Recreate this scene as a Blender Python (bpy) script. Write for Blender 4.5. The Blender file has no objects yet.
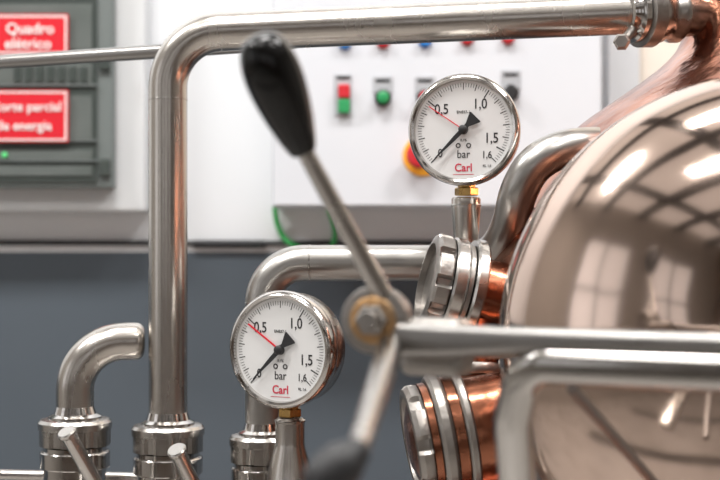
import bpy, bmesh, math, random
from mathutils import Vector, Matrix
random.seed(4)
PI=math.pi
S=bpy.context.scene; C=S.collection
F=1400.0; CZ=1.4
def PT(px,py,Y): return Vector(((px-360)/F*Y, Y, CZ+(240-py)/F*Y))
WM={}
# ---------------------------------------------------------------- materials
def mat(name,col,metal=0.0,rough=0.5,coat=0.0,rvar=0.0,rscale=30,bump=0.0,bscale=20,cvar=None,cscale=8,stretch=(1,1,1),emit=None,es=0,bdist=.01,clo=.35,chi=.65,spec=.5):
    m=bpy.data.materials.new(name); m.use_nodes=True; nt=m.node_tree; N=nt.nodes; L=nt.links
    b=N['Principled BSDF']
    b.inputs['Base Color'].default_value=(*col,1); b.inputs['Metallic'].default_value=metal
    b.inputs['Roughness'].default_value=rough; b.inputs['Coat Weight'].default_value=coat
    b.inputs['Specular IOR Level'].default_value=spec
    tc=N.new('ShaderNodeTexCoord'); mp=N.new('ShaderNodeMapping'); mp.inputs['Scale'].default_value=stretch
    L.new(tc.outputs['Object'],mp.inputs['Vector'])
    if rvar:
        n=N.new('ShaderNodeTexNoise'); n.inputs['Scale'].default_value=rscale; n.inputs['Detail'].default_value=4
        L.new(mp.outputs[0],n.inputs['Vector'])
        r=N.new('ShaderNodeMapRange'); r.inputs['From Min'].default_value=.3; r.inputs['From Max'].default_value=.7
        r.inputs['To Min'].default_value=max(.01,rough-rvar); r.inputs['To Max'].default_value=rough+rvar
        L.new(n.outputs['Fac'],r.inputs['Value']); L.new(r.outputs[0],b.inputs['Roughness'])
    if cvar:
        n=N.new('ShaderNodeTexNoise'); n.inputs['Scale'].default_value=cscale; n.inputs['Detail'].default_value=5
        L.new(mp.outputs[0],n.inputs['Vector'])
        r=N.new('ShaderNodeValToRGB'); r.color_ramp.elements[0].position=clo; r.color_ramp.elements[1].position=chi
        r.color_ramp.elements[0].color=(*col,1); r.color_ramp.elements[1].color=(*cvar,1)
        L.new(n.outputs['Fac'],r.inputs[0]); L.new(r.outputs[0],b.inputs['Base Color'])
    if bump:
        n=N.new('ShaderNodeTexNoise'); n.inputs['Scale'].default_value=bscale; n.inputs['Detail'].default_value=3
        L.new(mp.outputs[0],n.inputs['Vector'])
        q=N.new('ShaderNodeBump'); q.inputs['Strength'].default_value=bump; q.inputs['Distance'].default_value=bdist
        L.new(n.outputs['Fac'],q.inputs['Height']); L.new(q.outputs[0],b.inputs['Normal'])
    if emit:
        b.inputs['Emission Color'].default_value=(*emit,1); b.inputs['Emission Strength'].default_value=es
    return m
M={}
M['steel']=mat('brushed_steel',(.51,.48,.445),1,.26,rvar=.03,rscale=40,stretch=(1,1,.3))
M['steel2']=mat('satin_pipe_steel',(.42,.405,.385),1,.32,rvar=.04,rscale=40)
M['pol']=mat('polished_steel',(.56,.54,.52),1,.13,rvar=.03)
M['sat']=mat('satin_steel',(.48,.46,.435),1,.24,rvar=.05)
M['cast']=mat('cast_steel',(.31,.29,.27),.9,.36,bump=.1,bscale=120)
M['bar']=mat('bar_steel',(.29,.28,.27),1,.33,rvar=.06)
M['band']=mat('band_steel',(.46,.445,.425),1,.15,rvar=.04)
M['lid']=mat('polished_lid',(.63,.495,.42),1,.105,rvar=.03,rscale=6,bump=.16,bscale=5,cvar=(.53,.41,.35),cscale=4)
M['copper']=mat('copper',(.54,.25,.165),1,.22,rvar=.07,rscale=14,bump=.55,bscale=30,cvar=(.27,.11,.072),cscale=20,bdist=.006)
M['dcopper']=mat('deep_copper',(.33,.13,.075),1,.24,rvar=.08,bump=.15,bscale=30)
M['brass']=mat('brass',(.62,.40,.15),1,.25,rvar=.06)
M['rust']=mat('worn_brass_washer',(.46,.27,.12),.8,.38,bump=.2,bscale=90,cvar=(.36,.24,.14),cscale=60)
M['black']=mat('black_plastic',(.003,.003,.003),0,.12,rvar=.03,spec=.35)
M['dark']=mat('dark_rubber',(.02,.02,.022),0,.5)
M['dial']=mat('white_dial',(.77,.77,.765),0,.35,coat=.2,cvar=(.75,.75,.75))
M['ink']=mat('black_ink',(.018,.018,.02),0,.5)
M['redink']=mat('red_ink',(.60,.03,.07),0,.45)
M['needle_red']=mat('red_hand',(.72,.02,.04),0,.4)
M['sign']=mat('red_sign',(.62,.012,.025),0,.4,cvar=(.58,.011,.023))
M['signw']=mat('white_letter',(.85,.82,.80),0,.5)
M['cabd']=mat('dark_cabinet',(.045,.056,.051),.1,.3,cvar=(.060,.072,.066),cscale=3)
M['cabm']=mat('mid_cabinet',(.15,.17,.165),.1,.45)
M['cabr']=mat('breaker_row',(.095,.11,.102),.1,.45,cvar=(.12,.135,.128),cscale=12)
M['cabf']=mat('pale_cabinet_frame',(.60,.61,.615),0,.5,cvar=(.58,.59,.60))
M['box']=mat('control_box_paint',(.63,.65,.69),.05,.4,cvar=(.68,.695,.73),cscale=3)
M['green']=mat('green_plastic',(.02,.28,.09),0,.35,coat=.3)
M['red']=mat('red_plastic',(.55,.02,.03),0,.35,coat=.3)
M['yellow']=mat('yellow_plastic',(.90,.42,.03),0,.4)
M['blue']=mat('blue_plastic',(.02,.22,.65),0,.35)
M['label']=mat('label_plate',(.46,.475,.50),.2,.4)
M['gcable']=mat('green_cable',(.05,.42,.11),0,.4)
M['trunk']=mat('trunking',(.64,.65,.67),0,.5)
M['cond']=mat('dark_conduit',(.03,.031,.033),0,.5)
M['led']=mat('green_led',(.1,.6,.2),0,.3,emit=(.1,.9,.2),es=.12)
M['floor']=mat('floor_tile',(.54,.51,.48),0,.3,rvar=.08,rscale=3,cvar=(.42,.395,.37),cscale=2)
M['sky']=mat('frosted_skylight',(.60,.57,.54),0,.8,emit=(.97,.93,.89),es=.58)
M['beam']=mat('beam',(.028,.022,.019),.3,.5)
M['tan']=mat('warm_wall',(.20,.145,.11),0,.8,cvar=(.14,.105,.083),cscale=2)
M['pane']=mat('window_daylight',(.9,.93,1),0,.3,emit=(.97,.95,.93),es=.58)
M['cream']=mat('cream_wall',(.38,.35,.32),0,.7,cvar=(.34,.32,.29))
def wallmat():
    m=bpy.data.materials.new('two_tone_wall'); m.use_nodes=True; nt=m.node_tree; N=nt.nodes; L=nt.links
    b=N['Principled BSDF']; b.inputs['Roughness'].default_value=.6
    g=N.new('ShaderNodeNewGeometry'); s=N.new('ShaderNodeSeparateXYZ'); L.new(g.outputs['Position'],s.inputs[0])
    c=N.new('ShaderNodeMath'); c.operation='GREATER_THAN'; c.inputs[1].default_value=PT(0,252,2.4).z; L.new(s.outputs['Z'],c.inputs[0])
    n=N.new('ShaderNodeTexNoise'); n.inputs['Scale'].default_value=2.5; n.inputs['Detail'].default_value=5; L.new(g.outputs['Position'],n.inputs['Vector'])
    a=N.new('ShaderNodeMix'); a.data_type='RGBA'; a.inputs['A'].default_value=(.062,.078,.096,1); a.inputs['B'].default_value=(.082,.099,.118,1); L.new(n.outputs['Fac'],a.inputs['Factor'])
    w=N.new('ShaderNodeMix'); w.data_type='RGBA'; w.inputs['A'].default_value=(.73,.745,.77,1); w.inputs['B'].default_value=(.77,.785,.80,1); L.new(n.outputs['Fac'],w.inputs['Factor'])
    x=N.new('ShaderNodeMath'); x.operation='GREATER_THAN'; x.inputs[1].default_value=.42; L.new(s.outputs['X'],x.inputs[0])
    w2=N.new('ShaderNodeMix'); w2.data_type='RGBA'; w2.inputs['B'].default_value=(.79,.71,.62,1); L.new(w.outputs['Result'],w2.inputs['A']); L.new(x.outputs[0],w2.inputs['Factor'])
    r=N.new('ShaderNodeMix'); r.data_type='RGBA'; L.new(c.outputs[0],r.inputs['Factor']); L.new(a.outputs['Result'],r.inputs['A']); L.new(w2.outputs['Result'],r.inputs['B'])
    L.new(r.outputs['Result'],b.inputs['Base Color'])
    return m
M['wall']=wallmat()
# ---------------------------------------------------------------- mesh helpers
def BM(): return bmesh.new()
def obj(name,bm,m,parent=None,smooth=True,bevel=0,local=False,label=None,angle=40):
    bmesh.ops.recalc_face_normals(bm,faces=bm.faces[:])
    if parent is not None and not local:
        bm.transform(WM[parent.name].inverted())
    me=bpy.data.meshes.new(name); bm.to_mesh(me); bm.free()
    me.materials.append(m)
    o=bpy.data.objects.new(name,me); C.objects.link(o)
    if smooth:
        for p in me.polygons: p.use_smooth=True
        me.set_sharp_from_angle(angle=math.radians(angle))
    if bevel:
        b=o.modifiers.new('bevel','BEVEL'); b.width=bevel; b.segments=3; b.limit_method='ANGLE'
    if parent is not None:
        o.parent=parent; WM[o.name]=WM[parent.name]
    else: WM[o.name]=Matrix.Identity(4)
    if label: o['label']=label
    return o
def thing(name,label,cat,loc,rotz=0,group=None):
    o=bpy.data.objects.new(name,None); C.objects.link(o); o.empty_display_size=.03
    o.location=loc; o.rotation_euler=(0,0,rotz); o['label']=label; o['category']=cat
    if group: o['group']=group
    WM[o.name]=Matrix.Translation(loc)@Matrix.Rotation(rotz,4,'Z')
    return o
def tag(o,label,cat,group=None):
    o['label']=label; o['category']=cat
    if group: o['group']=group
    return o
def struct(o): o['kind']='structure'; return o
def frame(o,d,up=Vector((0,0,1))):
    d=Vector(d).normalized()
    if abs(d.dot(up))>.98: up=Vector((0,1,0))
    x=up.cross(d).normalized(); y=d.cross(x)
    m=Matrix((x,y,d)).transposed().to_4x4(); m.translation=Vector(o); return m
def lathe(bm,prof,mx=Matrix.Identity(4),seg=64,notch=None):
    rings=[]
    for p in prof:
        r,z=p[0],p[1]; fl=len(p)>2 and p[2]
        if r<1e-6: rings.append([bm.verts.new(mx@Vector((0,0,z)))]); continue
        ring=[]
        for i in range(seg):
            a=2*PI*i/seg; rr=r
            if notch and fl:
                ph=(i*notch[0]/seg)%1.0
                if ph<notch[1]: rr=r-notch[2]
            ring.append(bm.verts.new(mx@Vector((rr*math.cos(a),rr*math.sin(a),z))))
        rings.append(ring)
    for A,B in zip(rings,rings[1:]):
        if len(A)==1 and len(B)==1: continue
        for i in range(seg):
            j=(i+1)%seg
            if len(A)==1: bm.faces.new((A[0],B[i],B[j]))
            elif len(B)==1: bm.faces.new((A[i],A[j],B[0]))
            else: bm.faces.new((A[i],A[j],B[j],B[i]))
    return bm
def fillet(pts,r,n=14):
    out=[Vector(pts[0])]
    for i in range(1,len(pts)-1):
        p=Vector(pts[i]); a=(Vector(pts[i-1])-p); b=(Vector(pts[i+1])-p)
        rr=r[i-1] if isinstance(r,(list,tuple)) else r
        d1=a.normalized(); d2=b.normalized(); th=d1.angle(d2)
        t=rr/math.tan(th/2); s=p+d1*t; e=p+d2*t; c=p+(d1+d2).normalized()*rr/math.sin(th/2)
        v1=s-c; v2=e-c; tot=v1.angle(v2); ax=v1.cross(v2).normalized()
        for k in range(n+1): out.append(c+Matrix.Rotation(tot*k/n,3,ax)@v1)
    out.append(Vector(pts[-1])); return out
def crom(pts,n=8):
    q=[pts[0]*2-pts[1]]+list(pts)+[pts[-1]*2-pts[-2]]; out=[]
    for i in range(1,len(q)-2):
        for j in range(n):
            t=j/n; a,b_,c_,d=q[i-1],q[i],q[i+1],q[i+2]
            out.append(.5*((2*b_)+(c_-a)*t+(2*a-5*b_+4*c_-d)*t*t+(3*b_-a-3*c_+d)*t**3))
    out.append(pts[-1]); return out
def tube(bm,pts,r,seg=32,cap=True):
    pts=[Vector(p) for p in pts]; n=len(pts); T=[]
    for i in range(n):
        T.append((pts[min(i+1,n-1)]-pts[max(i-1,0)]).normalized())
    up=Vector((0,0,1)) if abs(T[0].z)<.9 else Vector((0,1,0))
    x=up.cross(T[0]).normalized(); rings=[]
    for i in range(n):
        x=(x-T[i]*x.dot(T[i])).normalized(); y=T[i].cross(x); rr=r[i] if isinstance(r,(list,tuple)) else r
        rings.append([bm.verts.new(pts[i]+(x*math.cos(2*PI*k/seg)+y*math.sin(2*PI*k/seg))*rr) for k in range(seg)])
    for A,B in zip(rings,rings[1:]):
        for k in range(seg): bm.faces.new((A[k],A[(k+1)%seg],B[(k+1)%seg],B[k]))
    if cap:
        bm.faces.new(rings[0][::-1]); bm.faces.new(rings[-1])
    return bm
def box(bm,a,b,mx=Matrix.Identity(4)):
    x0,y0,z0=a; x1,y1,z1=b
    v=[bm.verts.new(mx@Vector(p)) for p in ((x0,y0,z0),(x1,y0,z0),(x1,y1,z0),(x0,y1,z0),(x0,y0,z1),(x1,y0,z1),(x1,y1,z1),(x0,y1,z1))]
    for f in ((3,2,1,0),(4,5,6,7),(0,1,5,4),(1,2,6,5),(2,3,7,6),(3,0,4,7)): bm.faces.new([v[i] for i in f])
    return bm
def pbox(bm,x0,y0,x1,y1,Yf,Yb):
    a=PT(x0,y1,Yf); b=PT(x1,y0,Yf); return box(bm,(a.x,Yf,a.z),(b.x,Yb,b.z))
def text(bm,s,size,mx,ex=.0002,align='CENTER',off=.012,sx=1.0):
    cu=bpy.data.curves.new('t','FONT'); cu.body=s; cu.size=size; cu.extrude=ex; cu.align_x=align; cu.align_y='CENTER'; cu.resolution_u=4
    cu.offset=size*off
    o=bpy.data.objects.new('t',cu); me=bpy.data.meshes.new_from_object(o)
    t=bmesh.new(); t.from_mesh(me); t.transform(mx@Matrix.Rotation(PI/2,4,'X')@Matrix.Diagonal((sx,1,1,1)))
    me2=bpy.data.meshes.new('tmp'); t.to_mesh(me2); t.free(); bm.from_mesh(me2)
    bpy.data.objects.remove(o); bpy.data.curves.remove(cu); bpy.data.meshes.remove(me); bpy.data.meshes.remove(me2)
    return bm
def disc(prof_r,depth,e=.001): return [(0,0),(prof_r-e,0),(prof_r,e),(prof_r,depth-e),(prof_r-e,depth),(0,depth)]
# ---------------------------------------------------------------- room
struct(obj('floor',box(BM(),(-4,-5,-.1),(4,2.4,0)),M['floor'],smooth=False))
struct(obj('wall_back',box(BM(),(-4,2.4,0),(4,2.55,4.2)),M['wall'],smooth=False))
struct(obj('wall_left',box(BM(),(-4.15,-5,0),(-4,2.4,4.2)),M['cream'],smooth=False))
struct(obj('wall_right',box(BM(),(4,-5,0),(4.15,2.4,4.2)),M['cream'],smooth=False))
struct(obj('wall_front',box(BM(),(-4,-5.15,0),(4,-5,4.2)),M['tan'],smooth=False))
struct(obj('ceiling',box(BM(),(-4,-5,4.2),(4,2.4,4.3)),M['sky'],smooth=False))
for k in range(5):
    y=-4.3+k*1.5
    struct(obj('trim_%d'%(k+1),box(BM(),(-4,y-.11,4.00),(4,y+.11,4.2)),M['beam'],smooth=False))
for k in range(4):
    x=-3.0+k*1.9
    struct(obj('trim_%d'%(k+6),box(BM(),(x-.09,-5,4.06),(x+.09,2.4,4.2)),M['beam'],smooth=False))
for k,(a,b_) in enumerate((((-2.6,.3),(1.2,-2.6)),((-3.2,-1.2),(.2,-3.8)))):  # unseen dark floor strips, added to give the lower lid something to reflect
    d=(Vector((*b_,0))-Vector((*a,0))); mx=Matrix.Translation(Vector((*a,0)))@Matrix.Rotation(math.atan2(d.y,d.x),4,'Z')
    struct(obj('trim_%d'%(k+10),box(BM(),(0,-.12,-.02),(d.length,.12,.004),mx),M['beam'],smooth=False))
w=1
for (x0,x1) in ((-3.4,-2.0),(-1.3,.1),(.9,2.3)):
    o=struct(obj('window_%d'%w,box(BM(),(x0,-5,1.3),(x1,-4.98,3.0)),M['pane'],smooth=False))
    b=BM()
    for k in range(4):
        xx=x0-.03+(x1-x0)*k/3; box(b,(xx,-5,1.28),(xx+.06,-4.94,3.02))
    for zz in (1.26,1.82,2.38,2.96): box(b,(x0-.03,-5,zz),(x1+.04,-4.95,zz+.06))
    obj('window_frame',b,M['beam'],o,smooth=False); w+=1
for (y0,y1) in ((-3.8,-2.2),(-1.4,.2)):
    o=struct(obj('window_%d'%w,box(BM(),(-4,y0,1.1),(-3.98,y1,3.2)),M['pane'],smooth=False))
    b=BM()
    for yy in (y0-.03,(y0+y1)/2,y1): box(b,(-4,yy,1.08),(-3.94,yy+.05,3.22))
    for zz in (1.06,2.1,3.18): box(b,(-4,y0,zz),(-3.95,y1,zz+.05))
    obj('window_frame',b,M['beam'],o,smooth=False); w+=1
tag(obj('conduit',tube(BM(),[PT(-400,242,2.3955),PT(195,243,2.3955),PT(262,243,2.3955),PT(700,243,2.3955)],.0044,16),M['cond']),'thin dark conduit running along the wall above the slate band','conduit')
pp=[PT(194,244,2.3925),PT(266,244,2.3925)]; rr=[];q=[]
for k in range(61):
    q.append(pp[0].lerp(pp[1],k/60)); rr.append(.0078 if k%4<2 else .0060)
tag(obj('corrugated_sleeve',tube(BM(),q,rr,16),M['dark']),'short dark ribbed sleeve on the wall right of the tall pipe','sleeve')
# ---------------------------------------------------------------- electrical cabinet with signs
loc=PT(0,212,2.4)
cab=thing('electrical_cabinet','dark grey electrical cabinet in a pale frame behind the red signs','cabinet',loc)
b=BM(); pbox(b,-200,-80,145,212,2.32,2.4); obj('frame',b,M['cabf'],cab,False,.006)
b=BM(); pbox(b,-190,-70,113,188,2.29,2.32); dr=obj('door',b,M['cabm'],cab,False,.004)
b=BM(); pbox(b,-180,-60,97,182,2.286,2.29); obj('door_panel',b,M['cabd'],dr,False,.001)
for (y0,y1) in ((-40,-8),(4,50),(64,84),(96,140),(150,160),(166,176)):
    b=BM(); pbox(b,-176,y0,92,y1,2.283,2.286); mr=obj('module_row',b,M['cabr'],dr,False,.001)
for (y0,y1) in ((84,86),(140,141.5),(160,161.5)):
    b=BM(); pbox(b,-180,y0,97,y1,2.281,2.286); obj('door_rib',b,M['cabm'],dr,False,.0004)
for k in range(7):
    x=14+k*11
    b=BM(); pbox(b,x,66,x+7,82,2.279,2.283); obj('breaker',b,M['cabd'],dr,False,.001)
for y in (52,158):
    b=BM(); pbox(b,99,y,110,y+18,2.28,2.29); obj('latch',b,M['cabd'],dr,False,.003)
b=BM(); lathe(b,disc(.0045,.005),frame(PT(5,155,2.283),(0,-1,0)),24); obj('indicator_light',b,M['led'],dr)
def sign(x0,y0,x1,y1,lines,lab):
    Y=2.274; t=thing('warning_sign',lab,'sign',PT((x0+x1)/2,y1,Y),0)
    b=BM(); pbox(b,x0,y0,x1,y1,Y,Y+.005); obj('panel',b,M['sign'],t,False)
    b=BM(); m=1.5; k=1.6
    o0,o1=m,m+k
    A=[(x0+o0,y0+o0),(x1-o0,y0+o0),(x1-o0,y1-o0),(x0+o0,y1-o0)]; B=[(x0+o1,y0+o1),(x1-o1,y0+o1),(x1-o1,y1-o1),(x0+o1,y1-o1)]
    va=[b.verts.new(PT(*p,Y-.0008)) for p in A]; vb=[b.verts.new(PT(*p,Y-.0008)) for p in B]
    for i in range(4): b.faces.new((va[i],va[(i+1)%4],vb[(i+1)%4],vb[i]))
    obj('border',b,M['signw'],t,False)
    for s,cx,cy,sz in lines:
        b=BM(); text(b,s,sz,Matrix.Translation(PT(cx,cy,Y-.001)),.0008,off=.008); obj('lettering',b,M['signw'],t,False)
sign(-14,14,68,55,[('Quadro',30,29,.0245),('elétrico',28,44,.0245)],'red sign reading Quadro elétrico, upper of the two on the cabinet')
sign(-18,90,68,142,[('Corte parcial',26,107,.0215),('de energia',24,126,.0215)],'red sign reading Corte parcial de energia, lower of the two on the cabinet')
# ---------------------------------------------------------------- control box
Yb=2.2
cb=thing('control_box','pale grey wall control box with push buttons and emergency stop','control box',PT(437,208,2.4))
b=BM(); pbox(b,272,-90,602,207,Yb+.012,2.4); obj('enclosure',b,M['box'],cb,False,.002)
b=BM(); pbox(b,273,-86,601,206,Yb,Yb+.011); obj('door',b,M['box'],cb,False,.003)
def knob(name,px,py,r,d,m,par):
    b=BM(); lathe(b,[(0,0),(r*1.25,0),(r*1.25,d*.3),(r,d*.35),(r,d*.9),(r*.85,d),(0,d)],frame(PT(px,py,Yb),(0,-1,0)),28); return obj(name,b,m,par)
def plate(px,py,wd,ht,m,par,name='label_plate',d=.002):
    b=BM(); pbox(b,px-wd/2,py-ht/2,px+wd/2,py+ht/2,Yb-d,Yb); return obj(name,b,m,par,False,.0008)
h=plate(343,95,18,42,M['label'],cb,'button_plate')
b=BM(); pbox(b,337,76,350,79,Yb-.003,Yb-.002); obj('plate_label',b,M['ink'],h,False)
b=BM(); pbox(b,338,84,350,98,Yb-.014,Yb-.002); obj('stop_button',b,M['red'],h,False,.003)
b=BM(); pbox(b,338,99,350,113,Yb-.014,Yb-.002); obj('start_button',b,M['green'],h,False,.003)
def housing(px,py,par):
    b=BM(); lathe(b,[(0,0),(.0135,0),(.0135,.006),(.0125,.008),(0,.008)],frame(PT(px,py,Yb-.002),(0,-1,0)),28); return obj('button_housing',b,M['dark'],par)
for px,m in ((383,'green'),(425,'red')):
    k=plate(px,85,20,18,M['label'],cb); b=BM(); pbox(b,px-7,79,px+7,82,Yb-.003,Yb-.002); obj('label_text_bar',b,M['ink'],k,False)
    h=housing(px,98,cb); b=BM(); lathe(b,[(0,.008),(.0095,.008),(.0095,.017),(.008,.018),(0,.018)],frame(PT(px,98,Yb-.002),(0,-1,0)),28); obj('push_button',b,M[m],h)
k=plate(511,80,20,20,M['label'],cb); b=BM(); pbox(b,504,73,518,76,Yb-.003,Yb-.002); obj('label_text_bar',b,M['ink'],k,False)
k=knob('selector_switch',511,93,.0100,.014,M['dark'],cb)
b=BM(); pbox(b,508,84,514,102,Yb-.026,Yb-.012); obj('switch_handle',b,M['dark'],k,False,.002)
for px,py,m in ((345,43,'blue'),(383,42,'red'),(425,41,'blue'),(467,39,'red'),(508,38,'red')):
    knob('indicator_lamp',px,py,.0085,.012,M[m],cb)
b=BM(); lathe(b,disc(.032,.003),frame(PT(423,156,Yb),(0,-1,0)),48); e=obj('emergency_stop_plate',b,M['yellow'],cb)
b=BM(); lathe(b,[(0,0),(.012,0),(.012,.014),(.020,.018),(.021,.026),(.017,.031),(0,.033)],frame(PT(419,156,Yb-.003),(0,-1,0)),40); obj('emergency_stop_button',b,M['red'],e)
b=BM(); pbox(b,608,-90,640,236,2.37,2.4); tag(obj('cable_trunking',b,M['trunk'],None,False,.003),'pale vertical cable trunking on the wall right of the control box','trunking')
pts=[PT(275,207,2.375),PT(277,222,2.385),PT(283,236,2.391),PT(293,245,2.386),PT(308,253,2.391)]
tag(obj('earth_cable',tube(BM(),crom(pts),.0050,12),M['gcable']),'green cable slanting down from the left corner of the control box','cable')
pts=[PT(328,207,2.375),PT(333,222,2.385),PT(335,234,2.391),PT(332,246,2.386),PT(326,255,2.391)]
tag(obj('signal_cable',tube(BM(),crom(pts),.0046,12),M['gcable']),'short green cable below the control box beside the lever rod','cable')
# ---------------------------------------------------------------- pipes, unions and valves
def nutprof(R,h):
    return [(R*.62,h),(R*.80,h),(R*.93,h*.97),(R,h*.86),(R,h*.62),(R*.97,h*.60),(R*.97,h*.58,1),(R*.97,h*.30,1),(R*.97,h*.02,1),(R*.9,0,1),(R*.6,0)]
def union(px,y,Y,rp,label,R=.0355):
    top=PT(px,y,Y); h=.027
    base=Vector((top.x,Y,top.z-.075)); t=thing('pipe_union',label,'pipe union',base,0)
    b=BM(); mx=Matrix.Translation(Vector((top.x,Y,top.z-h))); lathe(b,nutprof(R,h),mx,96,(6,.28,R*.10)); obj('slotted_nut',b,M['sat'],t,angle=30)
    b=BM(); mx=Matrix.Translation(top)
    lathe(b,[(rp*.9,-.012),(R*.72,-.012),(R*.72,.002),(rp+.003,.0045),(rp+.0008,.012),(rp*.9,.012)],mx,64); obj('ferrule',b,M['pol'],t)
    b=BM(); z=-h-.001
    pr=[(R*.5,z),(R*.86,z),(R*.86,z-.004),(R*.93,z-.0045),(R*.95,z-.0055),(R*.95,z-.020),(R*.93,z-.021),(R*.85,z-.0215),(R*.85,-.075),(R*.5,-.075)]
    lathe(b,pr,mx,64); obj('threaded_collar',b,M['pol'],t,angle=25)
    return top
tu=union(168,424,1.40,.019,'slotted steel union under the tall vertical pipe',.0365)
EP=PT(632,14.0,1.345)
pts=fillet([Vector((tu.x,1.40,tu.z+.004)),Vector((tu.x,1.40,PT(0,34,1.4).z)),EP+Vector((.004,0,0))],.055,18)
bp=thing('steel_pipe','thick steel pipe rising tall then bending right along the top','pipe',pts[0]); obj('tube',tube(BM(),pts,.0193,48),M['steel'],bp)
for p,d in ((pts[1]+Vector((0,0,-.012)),Vector((0,0,1))),(pts[19],(pts[-1]-pts[20]).normalized())):
    b=BM(); lathe(b,[(.0187,-.0012),(.01965,-.0006),(.01965,.0006),(.0187,.0012)],frame(p,d),48); obj('weld_bead',b,M['sat'],bp)
tu=union(75,418,1.40,.018,'slotted steel union under the short elbow pipe',.0365)
ze=PT(0,342,1.4).z
pts=fillet([Vector((tu.x,1.40,tu.z+.004)),Vector((tu.x,1.40,ze)),Vector((PT(135,0,1.41).x,1.41,ze))],[.048],20)
bp=thing('elbow_pipe','short steel elbow pipe ending beside the tall vertical pipe','pipe',pts[0])
d=(pts[-1]-pts[-2]).normalized(); e=pts[-1]; n0=len(pts)
ext=[(e+d*.003,.0185),(e+d*.0060,.0172),(e+d*.0082,.0150),(e+d*.0095,.0120),(e+d*.0100,.0080)]
obj('tube',tube(BM(),pts+[p for p,_ in ext],[.0188]*n0+[r for _,r in ext],40),M['steel'],bp)
# middle pipe with S bend
tu=union(263,434,1.385,.0168,'slotted steel union partly behind the lower gauge stem',.0335)
zc=PT(0,263,1.385).z
pts=fillet([Vector((tu.x,1.385,tu.z+.004)),Vector((tu.x,1.385,zc)),PT(458,263,1.385)],[.040],18)
tail=crom([PT(458,263,1.385),PT(480,260,1.372),PT(499,246,1.345),PT(511,222,1.32),PT(518,194,1.302),PT(533,167,1.295),PT(558,151,1.298),PT(590,146,1.318),PT(650,146,1.38)],8)
pts=pts+tail[1:]
bp=thing('process_pipe','steel pipe bending behind the lower gauge then snaking up into the copper dome','pipe',pts[0])
obj('tube',tube(BM(),pts,.0178,40),M['steel2'],bp)
for p,d in ((pts[19]+Vector((.006,0,0)),Vector((1,0,0))),(pts[1],Vector((0,0,1)))):
    b=BM(); lathe(b,[(.0170,-.0012),(.0184,-.0006),(.0184,.0006),(.0170,.0012)],frame(p,d),48); obj('weld_bead',b,M['sat'],bp)
# thin pipe behind
zt=CZ+.2034
def TL(x): return Vector((x,1.6-.463*(x+.411),zt))
tag(obj('thin_pipe',tube(BM(),fillet([TL(-.62),TL(-.075),Vector((-.03,1.400,zt+.004))],.03,8),.0078,24),M['bar']),'thin steel pipe crossing behind the tall pipe at upper left','pipe')
# rail bottom-left
rl=thing('support_rail','thin horizontal steel rail at the bottom left behind the unions','rail',Vector((-.4,1.47,0)))
r0=PT(-60,473,1.47); r1=PT(150,478,1.47)
obj('rail_rod',tube(BM(),[r0,r1],.0055,20),M['sat'],rl)
for p in (r0+Vector((.01,0,0)),r1-Vector((.01,0,0))): obj('post',tube(BM(),[Vector((p.x,1.47,0)),Vector((p.x,1.47,p.z))],.005,16),M['sat'],rl)
def valve(px,y,Y,ends,lab):
    z=PT(0,y,Y).z-.0755; x=PT(px,0,Y).x
    t=thing('butterfly_valve',lab,'valve',Vector((x,Y,z-.20)))
    b=BM(); lathe(b,[(.020,0),(.030,0),(.030,-.008),(.026,-.010),(.030,-.014),(.036,-.018),(.036,-.038),(.030,-.042),(.026,-.046),(.030,-.048),(.030,-.056),(.020,-.058),(.020,-.195),(0,-.195)],Matrix.Translation((x,Y,z)),48); obj('valve_body',b,M['sat'],t)
    if ends:
        (p0,p1)=ends; d=(p1-p0).normalized()
        b=BM(); L=(p1-p0).length
        lathe(b,[(0,0),(.0080,0),(.0092,.0012),(.0092,.0035),(.0080,.005),(.0072,.007),(.0072,L),(0,L)],frame(p0,d),32); obj('handle',b,M['sat'],t)
        b=BM(); tube(b,[p0+d*L*.85,Vector((x,Y-.02,z-.028))],.006,20); obj('valve_spindle',b,M['sat'],t)
valve(75,418,1.40,(PT(66,431,1.29),PT(108,505,1.33)),'butterfly valve with bright rod handle below the short elbow pipe')
valve(168,424,1.40,(PT(176,449,1.29),PT(206,510,1.33)),'butterfly valve with bright rod handle below the tall vertical pipe')
valve(263,434,1.385,None,'butterfly valve body below the union behind the lower gauge')
zm=PT(0,426,1.39).z-.075-.20
mf=thing('manifold_rack','horizontal steel manifold on legs carrying the valves','manifold',Vector((-.2,1.39,0)))
obj('manifold_tube',tube(BM(),[Vector((-.42,1.39,zm-.03)),Vector((.0,1.39,zm-.03))],.036,40),M['steel'],mf)
for x in (-.38,-.04): obj('leg',tube(BM(),[Vector((x,1.39,0)),Vector((x,1.39,zm-.05))],.016,24),M['steel'],mf)
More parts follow.
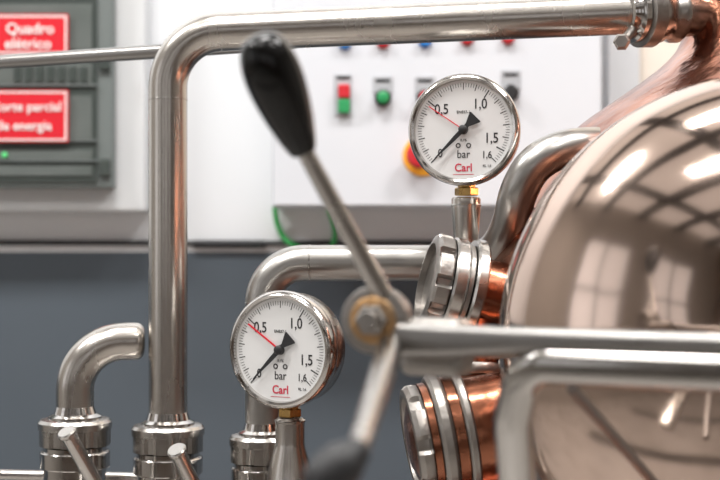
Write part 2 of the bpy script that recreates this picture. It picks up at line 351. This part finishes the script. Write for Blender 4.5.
# ---------------------------------------------------------------- gauges
RG=.0525
def gauge(px,py,Y,th,label,mw):
    c=PT(px,py,Y); base=Vector((c.x,Y,c.z-.062))
    t=thing('pressure_gauge',label,'pressure gauge',base,-th,'dial pressure gauges on the still pipework')
    O=Matrix.Translation((0,0,.062)); fr=O@frame((0,0,0),(0,-1,0))
    b=BM(); lathe(b,[(0,-.022),(.036,-.022),(.046,-.019),(.0505,-.012),(.0505,.014),(.049,.016),(0,.016)],fr,96); obj('case',b,M['sat'],t,local=True)
    b=BM(); lathe(b,[(.0500,.006),(.0526,.0065),(RG+.0008,.009),(RG+.0008,.0165),(.0520,.0200),(.0496,.0214),(.0474,.0205),(.0464,.0170)],fr,96); obj('bezel',b,M['pol'],t,local=True)
    b=BM(); lathe(b,[(.0480,.0155),(.0478,.0172),(0,.0172)],fr,96); dl=obj('dial',b,M['dial'],t,local=True)
    yf=-.0174
    def at(r,a,y=yf): return Vector((r*math.cos(a),y,.062+r*math.sin(a)))
    A=lambda v: math.radians(225-270*v/1.6)
    b=BM()
    def quad(r0,r1,a,w,y=yf):
        d=Vector((math.cos(a),0,math.sin(a))); n=Vector((-d.z,0,d.x)); o=Vector((0,y,.062))
        vs=[b.verts.new(o+d*r0+n*w),b.verts.new(o+d*r1+n*w),b.verts.new(o+d*r1-n*w),b.verts.new(o+d*r0-n*w)]; b.faces.new(vs)
    for i in range(81):
        v=i*.02; a=A(v)
        if i%25==0: quad(.0355,.0440,a,.00055)
        elif i%5==0: quad(.0378,.0440,a,.00040)
        else: quad(.0402,.0440,a,.00022)
    obj('scale_marks',b,M['ink'],dl,False,local=True)
    for s,v,r,sz in (('0',.0,.0315,.0115),('0,5',.52,.0285,.0135),('1,0',1.0,.0285,.0135),('1,5',1.44,.0280,.0135),('1,6',1.615,.0330,.0095)):
        obj('numeral',text(BM(),s,sz,Matrix.Translation(at(r,A(v))),.0001,off=.008,sx=.84),M['ink'],dl,False,local=True)
    for s,x,z,sz in (('bar',0,-.0235,.0106),('EN837-1',.0,.0165,.0040),('0,1%',0,-.0100,.0036),('KL 1,6',.0225,-.0345,.0034)):
        obj('lettering',text(BM(),s,sz,Matrix.Translation((x,yf,.062+z)),.0001,off=.002,sx=.9),M['ink'],dl,False,local=True)
    for x in (-.005,.005):
        obj('dial_screw',lathe(BM(),[(.0014,0),(.0024,0),(.0024,.0002),(.0014,.0002)],Matrix.Translation((x,yf,.062-.0150))@Matrix.Rotation(PI/2,4,'X'),20),M['ink'],dl,False,local=True)
    obj('maker_lettering',text(BM(),'Carl',.0106,Matrix.Translation((0,yf,.062-.0362)),.0001,off=.016,sx=.92),M['redink'],dl,False,local=True)
    obj('underline',box(BM(),(-.010,yf,.062-.0426),(.010,yf+.0001,.062-.0421)),M['redink'],dl,False,local=True)
    def hand(a,prof,y,m,name):
        b=BM(); d=Vector((math.cos(a),0,math.sin(a))); n=Vector((-d.z,0,d.x)); o=Vector((0,y,.062))
        top=[b.verts.new(o+d*s+n*w) for s,w in prof]+[b.verts.new(o+d*s-n*w) for s,w in prof[::-1]]
        f=b.faces.new(top); r=bmesh.ops.extrude_face_region(b,geom=[f])
        for v in r['geom']:
            if isinstance(v,bmesh.types.BMVert): v.co.y+=.0005
        return obj(name,b,m,t,False,local=True)
    hand(A(.47),[(-.004,mw),(.040,mw)],-.0190,M['needle_red'],'marker_hand')
    hand(A(0.0),[(-.0170,.0064),(-.0158,.0068),(-.006,.0022),(-.002,.0022),(.012,.0020),(.0385,.0004)],-.0200,M['ink'],'needle')
    b=BM(); lathe(b,[(0,.0235),(.0030,.0232),(.0042,.0222),(.0042,.0200),(.0045,.0175),(0,.0175)],fr,32); obj('needle_hub',b,M['dark'],t,local=True)
    b=BM(); lathe(b,[(0,-.0005),(.0105,0),(.0115,.001),(.0115,.0068),(.0105,.0078),(.0085,.0082),(.0085,.014),(0,.014)],Matrix.Identity(4),6); obj('socket',b,M['brass'],t,local=True,angle=20)
    return base
b1=gauge(466.5,131,1.34,math.radians(14),'round pressure gauge before the control box, higher of the two',.00045)
b2=gauge(290,348.5,1.275,math.radians(27),'round pressure gauge with red hand at lower left, lower of the two',.0008)
t=thing('gauge_riser','short tapered steel riser carrying the higher pressure gauge','pipe fitting',Vector((b1.x,b1.y,PT(0,252,1.36).z)))
zb=PT(0,251,1.37).z; TB=Matrix.Translation((b1.x,b1.y+.006,0))
obj('riser_body',lathe(BM(),[(0,zb),(.0112,zb),(.0122,zb+.015),(.0140,b1.z-.012),(.0142,b1.z-.003),(.0128,b1.z-.001),(0,b1.z-.001)],TB,48),M['steel'],t)
obj('groove_ring',lathe(BM(),[(.0138,b1.z-.0105),(.0148,b1.z-.0095),(.0148,b1.z-.0085),(.0138,b1.z-.0075)],TB,48),M['sat'],t)
t=thing('gauge_post','steel post flaring below the lower pressure gauge','pipe fitting',Vector((b2.x,b2.y,0)))
z=b2.z
b=BM(); lathe(b,[(0,z-.001),(.0118,z-.001),(.0135,z-.003),(.0135,z-.024),(.0140,z-.028),(.0185,z-.043),(.0220,z-.062),(.0235,z-.075),(.0235,0),(0,0)],Matrix.Translation((b2.x,b2.y,0)),48); obj('post',b,M['steel'],t)
b=BM(); lathe(b,[(.0134,z-.0055),(.0144,z-.0045),(.0144,z-.003),(.0134,z-.002)],Matrix.Translation((b2.x,b2.y,0)),48); obj('groove_ring',b,M['sat'],t)
# ---------------------------------------------------------------- copper still
ax=Vector((.44,1.40,0))
st=thing('copper_still','large copper still with polished domed manway lid on the right','still',ax)
def zz(py): return CZ-(py-240)*.001
prof=[(.106,zz(-140)),(.108,zz(-20)),(.111,zz(10)),(.114,zz(30)),(.122,zz(50)),(.142,zz(70)),(.175,zz(94)),(.218,zz(124)),(.252,zz(158)),(.277,zz(190)),(.298,zz(220)),(.315,zz(250)),(.330,zz(290)),(.336,zz(330)),(.333,zz(370)),(.312,zz(425)),(.272,zz(480)),(.22,zz(540)),(.18,zz(580)),(.175,zz(600))]
def cr(p,n=6):
    q=[p[0]]+p+[p[-1]]; out=[]
    for i in range(1,len(q)-2):
        for k in range(n):
            t=k/n; out.append(tuple(.5*(2*q[i][c]+(q[i+1][c]-q[i-1][c])*t+(2*q[i-1][c]-5*q[i][c]+4*q[i+1][c]-q[i+2][c])*t*t+(3*q[i][c]-q[i-1][c]-3*q[i+1][c]+q[i+2][c])*t**3) for c in (0,1)))
    out.append(p[-1]); return out
T=Matrix.Translation(ax)
obj('helmet',lathe(BM(),cr(prof),T,128),M['copper'],st)
obj('neck_flange',lathe(BM(),[(.1,1.79),(.135,1.79),(.135,1.81),(.1,1.81)],T,96),M['sat'],st)
obj('waist_flange',lathe(BM(),[(.16,zz(600)),(.215,zz(600)),(.215,zz(620)),(.16,zz(620))],T,96),M['sat'],st)
obj('pot',lathe(BM(),cr([(.175,zz(620)),(.24,.98),(.36,.90),(.44,.80),(.46,.68),(.46,.40),(.42,.26),(.3,.18),(0,.15)]),T,128),M['copper'],st)
for a in (45,135,225,315):
    p=ax+Vector((.36*math.cos(math.radians(a)),.36*math.sin(math.radians(a)),0)); obj('leg',tube(BM(),[p,p+Vector((0,0,.30))],.025,24),M['steel'],st)
D=Vector((-.36,-.933,0)).normalized(); zl=1.40-(352-240)/F*1.03
oc=Vector((ax.x,ax.y,zl))
FL=frame(oc,D)
RL=.209
obj('manway_collar',lathe(BM(),[(.196,.14),(.196,.350),(.2085,.354),(.2100,.357),(.2085,.364),(.17,.364)],FL,128),M['dcopper'],st)
dome=[(.18,.365)]
for k in range(0,41):
    a=k/40*PI/2; r=RL*math.cos(a) if k<40 else 0; dome.append((r,.365+.100*math.sin(a)))
obj('manway_lid',lathe(BM(),dome,FL,160),M['lid'],st,angle=70)
def port(name,label,cat,target,s_t,u,s0,s1,rs,items,smat):
    u=Vector(u).normalized(); o=target-u*s_t; fr=frame(o,u); t=thing(name,label,cat,o+u*s0)
    b=BM(); lathe(b,[(rs*.85,s0-.012),(rs,s0-.012),(rs,s1),(rs*.85,s1)],fr,64); obj('neck',b,smat,t)
    for nm,pf,m,nt in items:
        b=BM(); lathe(b,pf,fr,96,nt); obj(nm,b,m,t,angle=30)
    return t
port('port_union','large slotted steel union nut on the copper dome behind the lever hub','pipe union',PT(440,284,1.27),.370,(-.955,-.12,.22),.290,.340,.032,[
 ('flange',[(.03,.336),(.046,.336),(.048,.338),(.048,.345),(.046,.347),(.03,.347)],M['sat'],None),
 ('gasket_ring',[(.03,.348),(.041,.348),(.041,.352),(.03,.352)],M['cast'],None),
 ('clamp_ring',[(.03,.353),(.0435,.353),(.045,.355),(.045,.364),(.0435,.366),(.03,.366)],M['sat'],None),
 ('slotted_nut',[(.028,.367),(.0425,.367),(.0445,.369,1),(.0445,.376,1),(.0445,.380,1),(.0425,.382),(.037,.384),(.035,.384),(.035,.378),(.02,.376),(0,.376)],M['cast'],(10,.3,.005))],M['dcopper'])
sg=port('sight_glass','copper port with stacked steel rings below the lever hub','sight glass',PT(420,442,1.21),.385,(-.965,-.10,-.16),.262,.352,.048,[
 ('flange',[(.044,.343),(.055,.343),(.057,.345),(.057,.349),(.055,.351),(.044,.351)],M['cast'],None),
 ('seal',[(.045,.352),(.052,.352),(.052,.360),(.045,.360)],M['dcopper'],None),
 ('clamp_ring',[(.044,.361),(.053,.361),(.056,.364),(.056,.370),(.053,.373),(.044,.373)],M['cast'],None),
 ('gasket_ring',[(.04,.374),(.050,.374),(.050,.380),(.04,.380)],M['dcopper'],None),
 ('slotted_nut',[(.04,.381),(.049,.381),(.050,.383,1),(.050,.389,1),(.047,.393),(.043,.394),(.040,.393),(.038,.388)],M['cast'],(8,.3,.004)),
 ('end_cap',[(.038,.386),(.034,.391),(.020,.395),(0,.396)],M['dcopper'],None)],M['dcopper'])
pa=PT(474,396,1.25); pb=PT(470,325,1.27)
obj('branch_pipe',tube(BM(),[pa,pb],.024,40),M['dcopper'],sg)
for f in (.30,.62):
    b=BM(); lathe(b,[(.023,-.005),(.029,-.005),(.0305,-.003),(.0305,.003),(.029,.005),(.023,.005)],frame(pa.lerp(pb,f),pb-pa),48); obj('branch_ring',b,M['cast'],sg)
# top flange joining the tall pipe to the neck
u=(Vector((.338,1.375,EP.z+.004))-EP)
t=thing('pipe_clamp','steel clamp joining the top pipe to the copper neck','clamp',EP)
fr=frame(EP,u); L=u.length
obj('ferrule',lathe(BM(),[(.0178,-.010),(.0208,-.009),(.023,-.003),(.0275,.0),(.0275,.006),(.0178,.006)],fr,64),M['pol'],t)
obj('clamp_band',lathe(BM(),[(.022,.0065),(.029,.0065),(.032,.008),(.032,.021),(.029,.023),(.022,.023)],fr,64),M['cast'],t)
obj('connector',lathe(BM(),[(.02,.0235),(.0275,.024),(.0275,.030),(.0245,.034),(.0245,.040),(.0275,.044),(.0275,.050),(.022,.054),(.0200,L),(.0,L)],fr,64),M['sat'],t)
p=PT(623,42,1.31)
b=BM(); lathe(b,disc(.0080,.012,.002),frame(p+Vector((0,.006,0)),(-.2,-1,0)),6); k=obj('clamp_bolt',b,M['cast'],t,angle=20)
b=BM(); tube(b,[p+Vector((.018,.028,.020)),p+Vector((.0,.004,0))],.0045,16); obj('bolt_shank',b,M['cast'],k)
# ---------------------------------------------------------------- clamp yoke and lever
YH=.84
Hc=PT(376,320,YH); tdir=Vector((.9,-.436,0)).normalized()
yk=thing('manway_clamp','blurred steel crossbar clamp reaching across the domed lid','clamp',Hc)
def P(s,z,dy=0): return Vector((Hc.x,Hc.y+dy,z))+tdir*s
def ribbon(pts,w,h,rad,seg=6):
    hs=h if isinstance(h,list) else [h]*len(pts)
    b=BM(); n=len(pts); rings=[]
    for i in range(n):
        h_=hs[i]; sec=[]
        for cx,cz,a0 in ((w/2-rad,h_/2-rad,0),(-w/2+rad,h_/2-rad,PI/2),(-w/2+rad,-h_/2+rad,PI),(w/2-rad,-h_/2+rad,1.5*PI)):
            for k in range(seg+1):
                a=a0+PI/2*k/seg; sec.append((cx+rad*math.cos(a),cz+rad*math.sin(a)))
        T_=(pts[min(i+1,n-1)]-pts[max(i-1,0)]).normalized()
        nrm=Vector((tdir.y,-tdir.x,0)); nrm=(nrm-T_*nrm.dot(T_)).normalized(); up=nrm.cross(T_)
        rings.append([b.verts.new(pts[i]+nrm*x+up*z) for x,z in sec])
    m=len(sec)
    for A,B in zip(rings,rings[1:]):
        for k in range(m): b.faces.new((A[k],A[(k+1)%m],B[(k+1)%m],B[k]))
    b.faces.new(rings[0][::-1]); b.faces.new(rings[-1]); return b
zA=1.4-(341-240)/F*.82
zB=1.4-(343-240)/F*.765
obj('crossbar',ribbon([P(.015,zA),P(.045,zA),P(.08,(zA+zB)/2),P(.14,zB),P(.62,zB)],.014,[.0205,.0190,.0155,.0125,.0120],.0055),M['bar'],yk)
zC=zB-.0060-.0085
path=fillet([P(.62,zC),P(.094,zC),P(.088,zC-.034,.012),P(.094,zC-.075,.040),P(.116,zC-.114,.115)],[.022,.03,.03],14)
obj('lower_bar',ribbon(path,.020,.0210,.0075),M['band'],yk)
st0=PT(572,388,.80); st1=PT(662,492,.93)
obj('reflection_streak',tube(BM(),[st0,st1],.0032,20),M['bar'],yk)  # dark rod modelled in place of a diagonal reflection on the lid
q=Vector((.161,1.203,1.4-(347-240)/F*1.203))
b=BM(); tube(b,[Hc+Vector((.014,.016,-.014)),q],.0100,28); obj('swing_bolt',b,M['bar'],yk)
mx=Matrix.Translation(Hc+Vector((.036,.006,-.014)))@Matrix.Rotation(math.atan2(tdir.y,tdir.x),4,'Z')
obj('fork_block',box(BM(),(-.020,-.014,-.020),(.022,.014,.015),mx),M['cast'],yk,False,.007)
b=BM(); cs=oc+D*.462; ce=P((cs-Hc).dot(tdir),zB-.012); tube(b,[cs,ce],.014,32); obj('spindle',b,M['sat'],yk)
b=BM(); pe=P(.60,zB); tube(b,[pe,oc+D*.30+tdir*.205+Vector((0,0,zB-oc.z))],.012,24); obj('hinge_arm',b,M['sat'],yk)
lv=thing('clamp_lever','steel clamp lever with long black grip and round bolted hub','lever',Hc)
fr=frame(Hc,(-.22,-1,.05)); k=YH/.84
def sc(p): return [(r*k,z*k) for r,z in p]
obj('hub',lathe(BM(),sc([(0,-.020),(.0175,-.020),(.0200,-.017),(.0205,.004),(.0195,.0065),(.0160,.0075),(0,.0075)]),fr,64),M['cast'],lv)
obj('washer',lathe(BM(),sc([(.005,.0070),(.0140,.0072),(.0140,.0100),(.0128,.0108),(.005,.0108)]),fr,48),M['rust'],lv)
hb=obj('hub_bolt',lathe(BM(),sc([(0,.009),(.0090,.009),(.0095,.0110),(.0095,.0165),(.0082,.018),(0,.018)]),fr,6),M['cast'],lv,angle=20)
obj('bolt_tip',lathe(BM(),sc([(0,.0180),(.0058,.0180),(.0058,.0255),(.005,.0265),(0,.0265)]),fr,24),M['cast'],hb)
k0=PT(304,153,YH-.02); k1=PT(257,34,YH-.04); r0=PT(383,295,YH-.004)
obj('rod',tube(BM(),[r0,k0+(k1-k0)*.1],[.0062,.0050],28),M['sat'],lv)
Lk=(k1-k0).length; pk=[(0,0),(.0062,0),(.0080,.02),(.0106,.12),(.0136,.28),(.0158,.45),(.0169,.60),(.0168,.72),(.0153,.84),(.0118,.94),(.006,.99),(0,1)]
obj('grip',lathe(BM(),cr([(r,s*Lk) for r,s in pk],4),frame(k0,k1-k0),48),M['black'],lv)
l0=PT(391,345,YH-.01); l1=PT(358,450,YH-.20)
obj('lower_rod',tube(BM(),[l0,l1],[.0080,.0052],28),M['sat'],lv)
obj('lower_grip',lathe(BM(),cr([(0,-.004),(.005,-.003),(.008,.003),(.0108,.009),(.0112,.017),(.0095,.025),(.005,.030),(0,.031)],4),frame(l1,Vector((-.60,-.25,-.50))),40),M['dark'],lv)
# ---------------------------------------------------------------- lights
def area(name,loc,rot,sx,sy,e,col=(1,1,1)):
    l=bpy.data.lights.new(name,'AREA'); l.shape='RECTANGLE'; l.size=sx; l.size_y=sy; l.energy=e; l.color=col
    o=bpy.data.objects.new(name,l); C.objects.link(o); o.location=loc; o.rotation_euler=rot; return o
for x in (-2.2,-.3,1.6):
    area('fill_light',(x,.9,3.7),(math.radians(32),0,0),1.0,.3,57,(1,.985,.965))  # added washers brightening the back wall, no such fixtures are seen
area('fill_light',(-1.2,-.6,3.9),(math.radians(8),0,0),1.2,.30,28,(1,.97,.94))  # added pair of overhead fills for the hall, with no fixtures seen
area('fill_light',(1.2,-.6,3.9),(math.radians(8),0,0),1.2,.30,28,(1,.97,.94))
wd=bpy.data.worlds.new('world'); S.world=wd; wd.use_nodes=True
wd.node_tree.nodes['Background'].inputs[0].default_value=(.9,.95,1,1); wd.node_tree.nodes['Background'].inputs[1].default_value=.5
cam=bpy.data.cameras.new('camera'); co=bpy.data.objects.new('camera',cam); C.objects.link(co)
co.location=(0,0,CZ); co.rotation_euler=(PI/2,0,0); cam.sensor_width=36; cam.lens=70
cam.dof.use_dof=True; cam.dof.focus_distance=1.29; cam.dof.aperture_fstop=6.0
cam.clip_start=.02
S.camera=co
S.view_settings.view_transform='Standard'
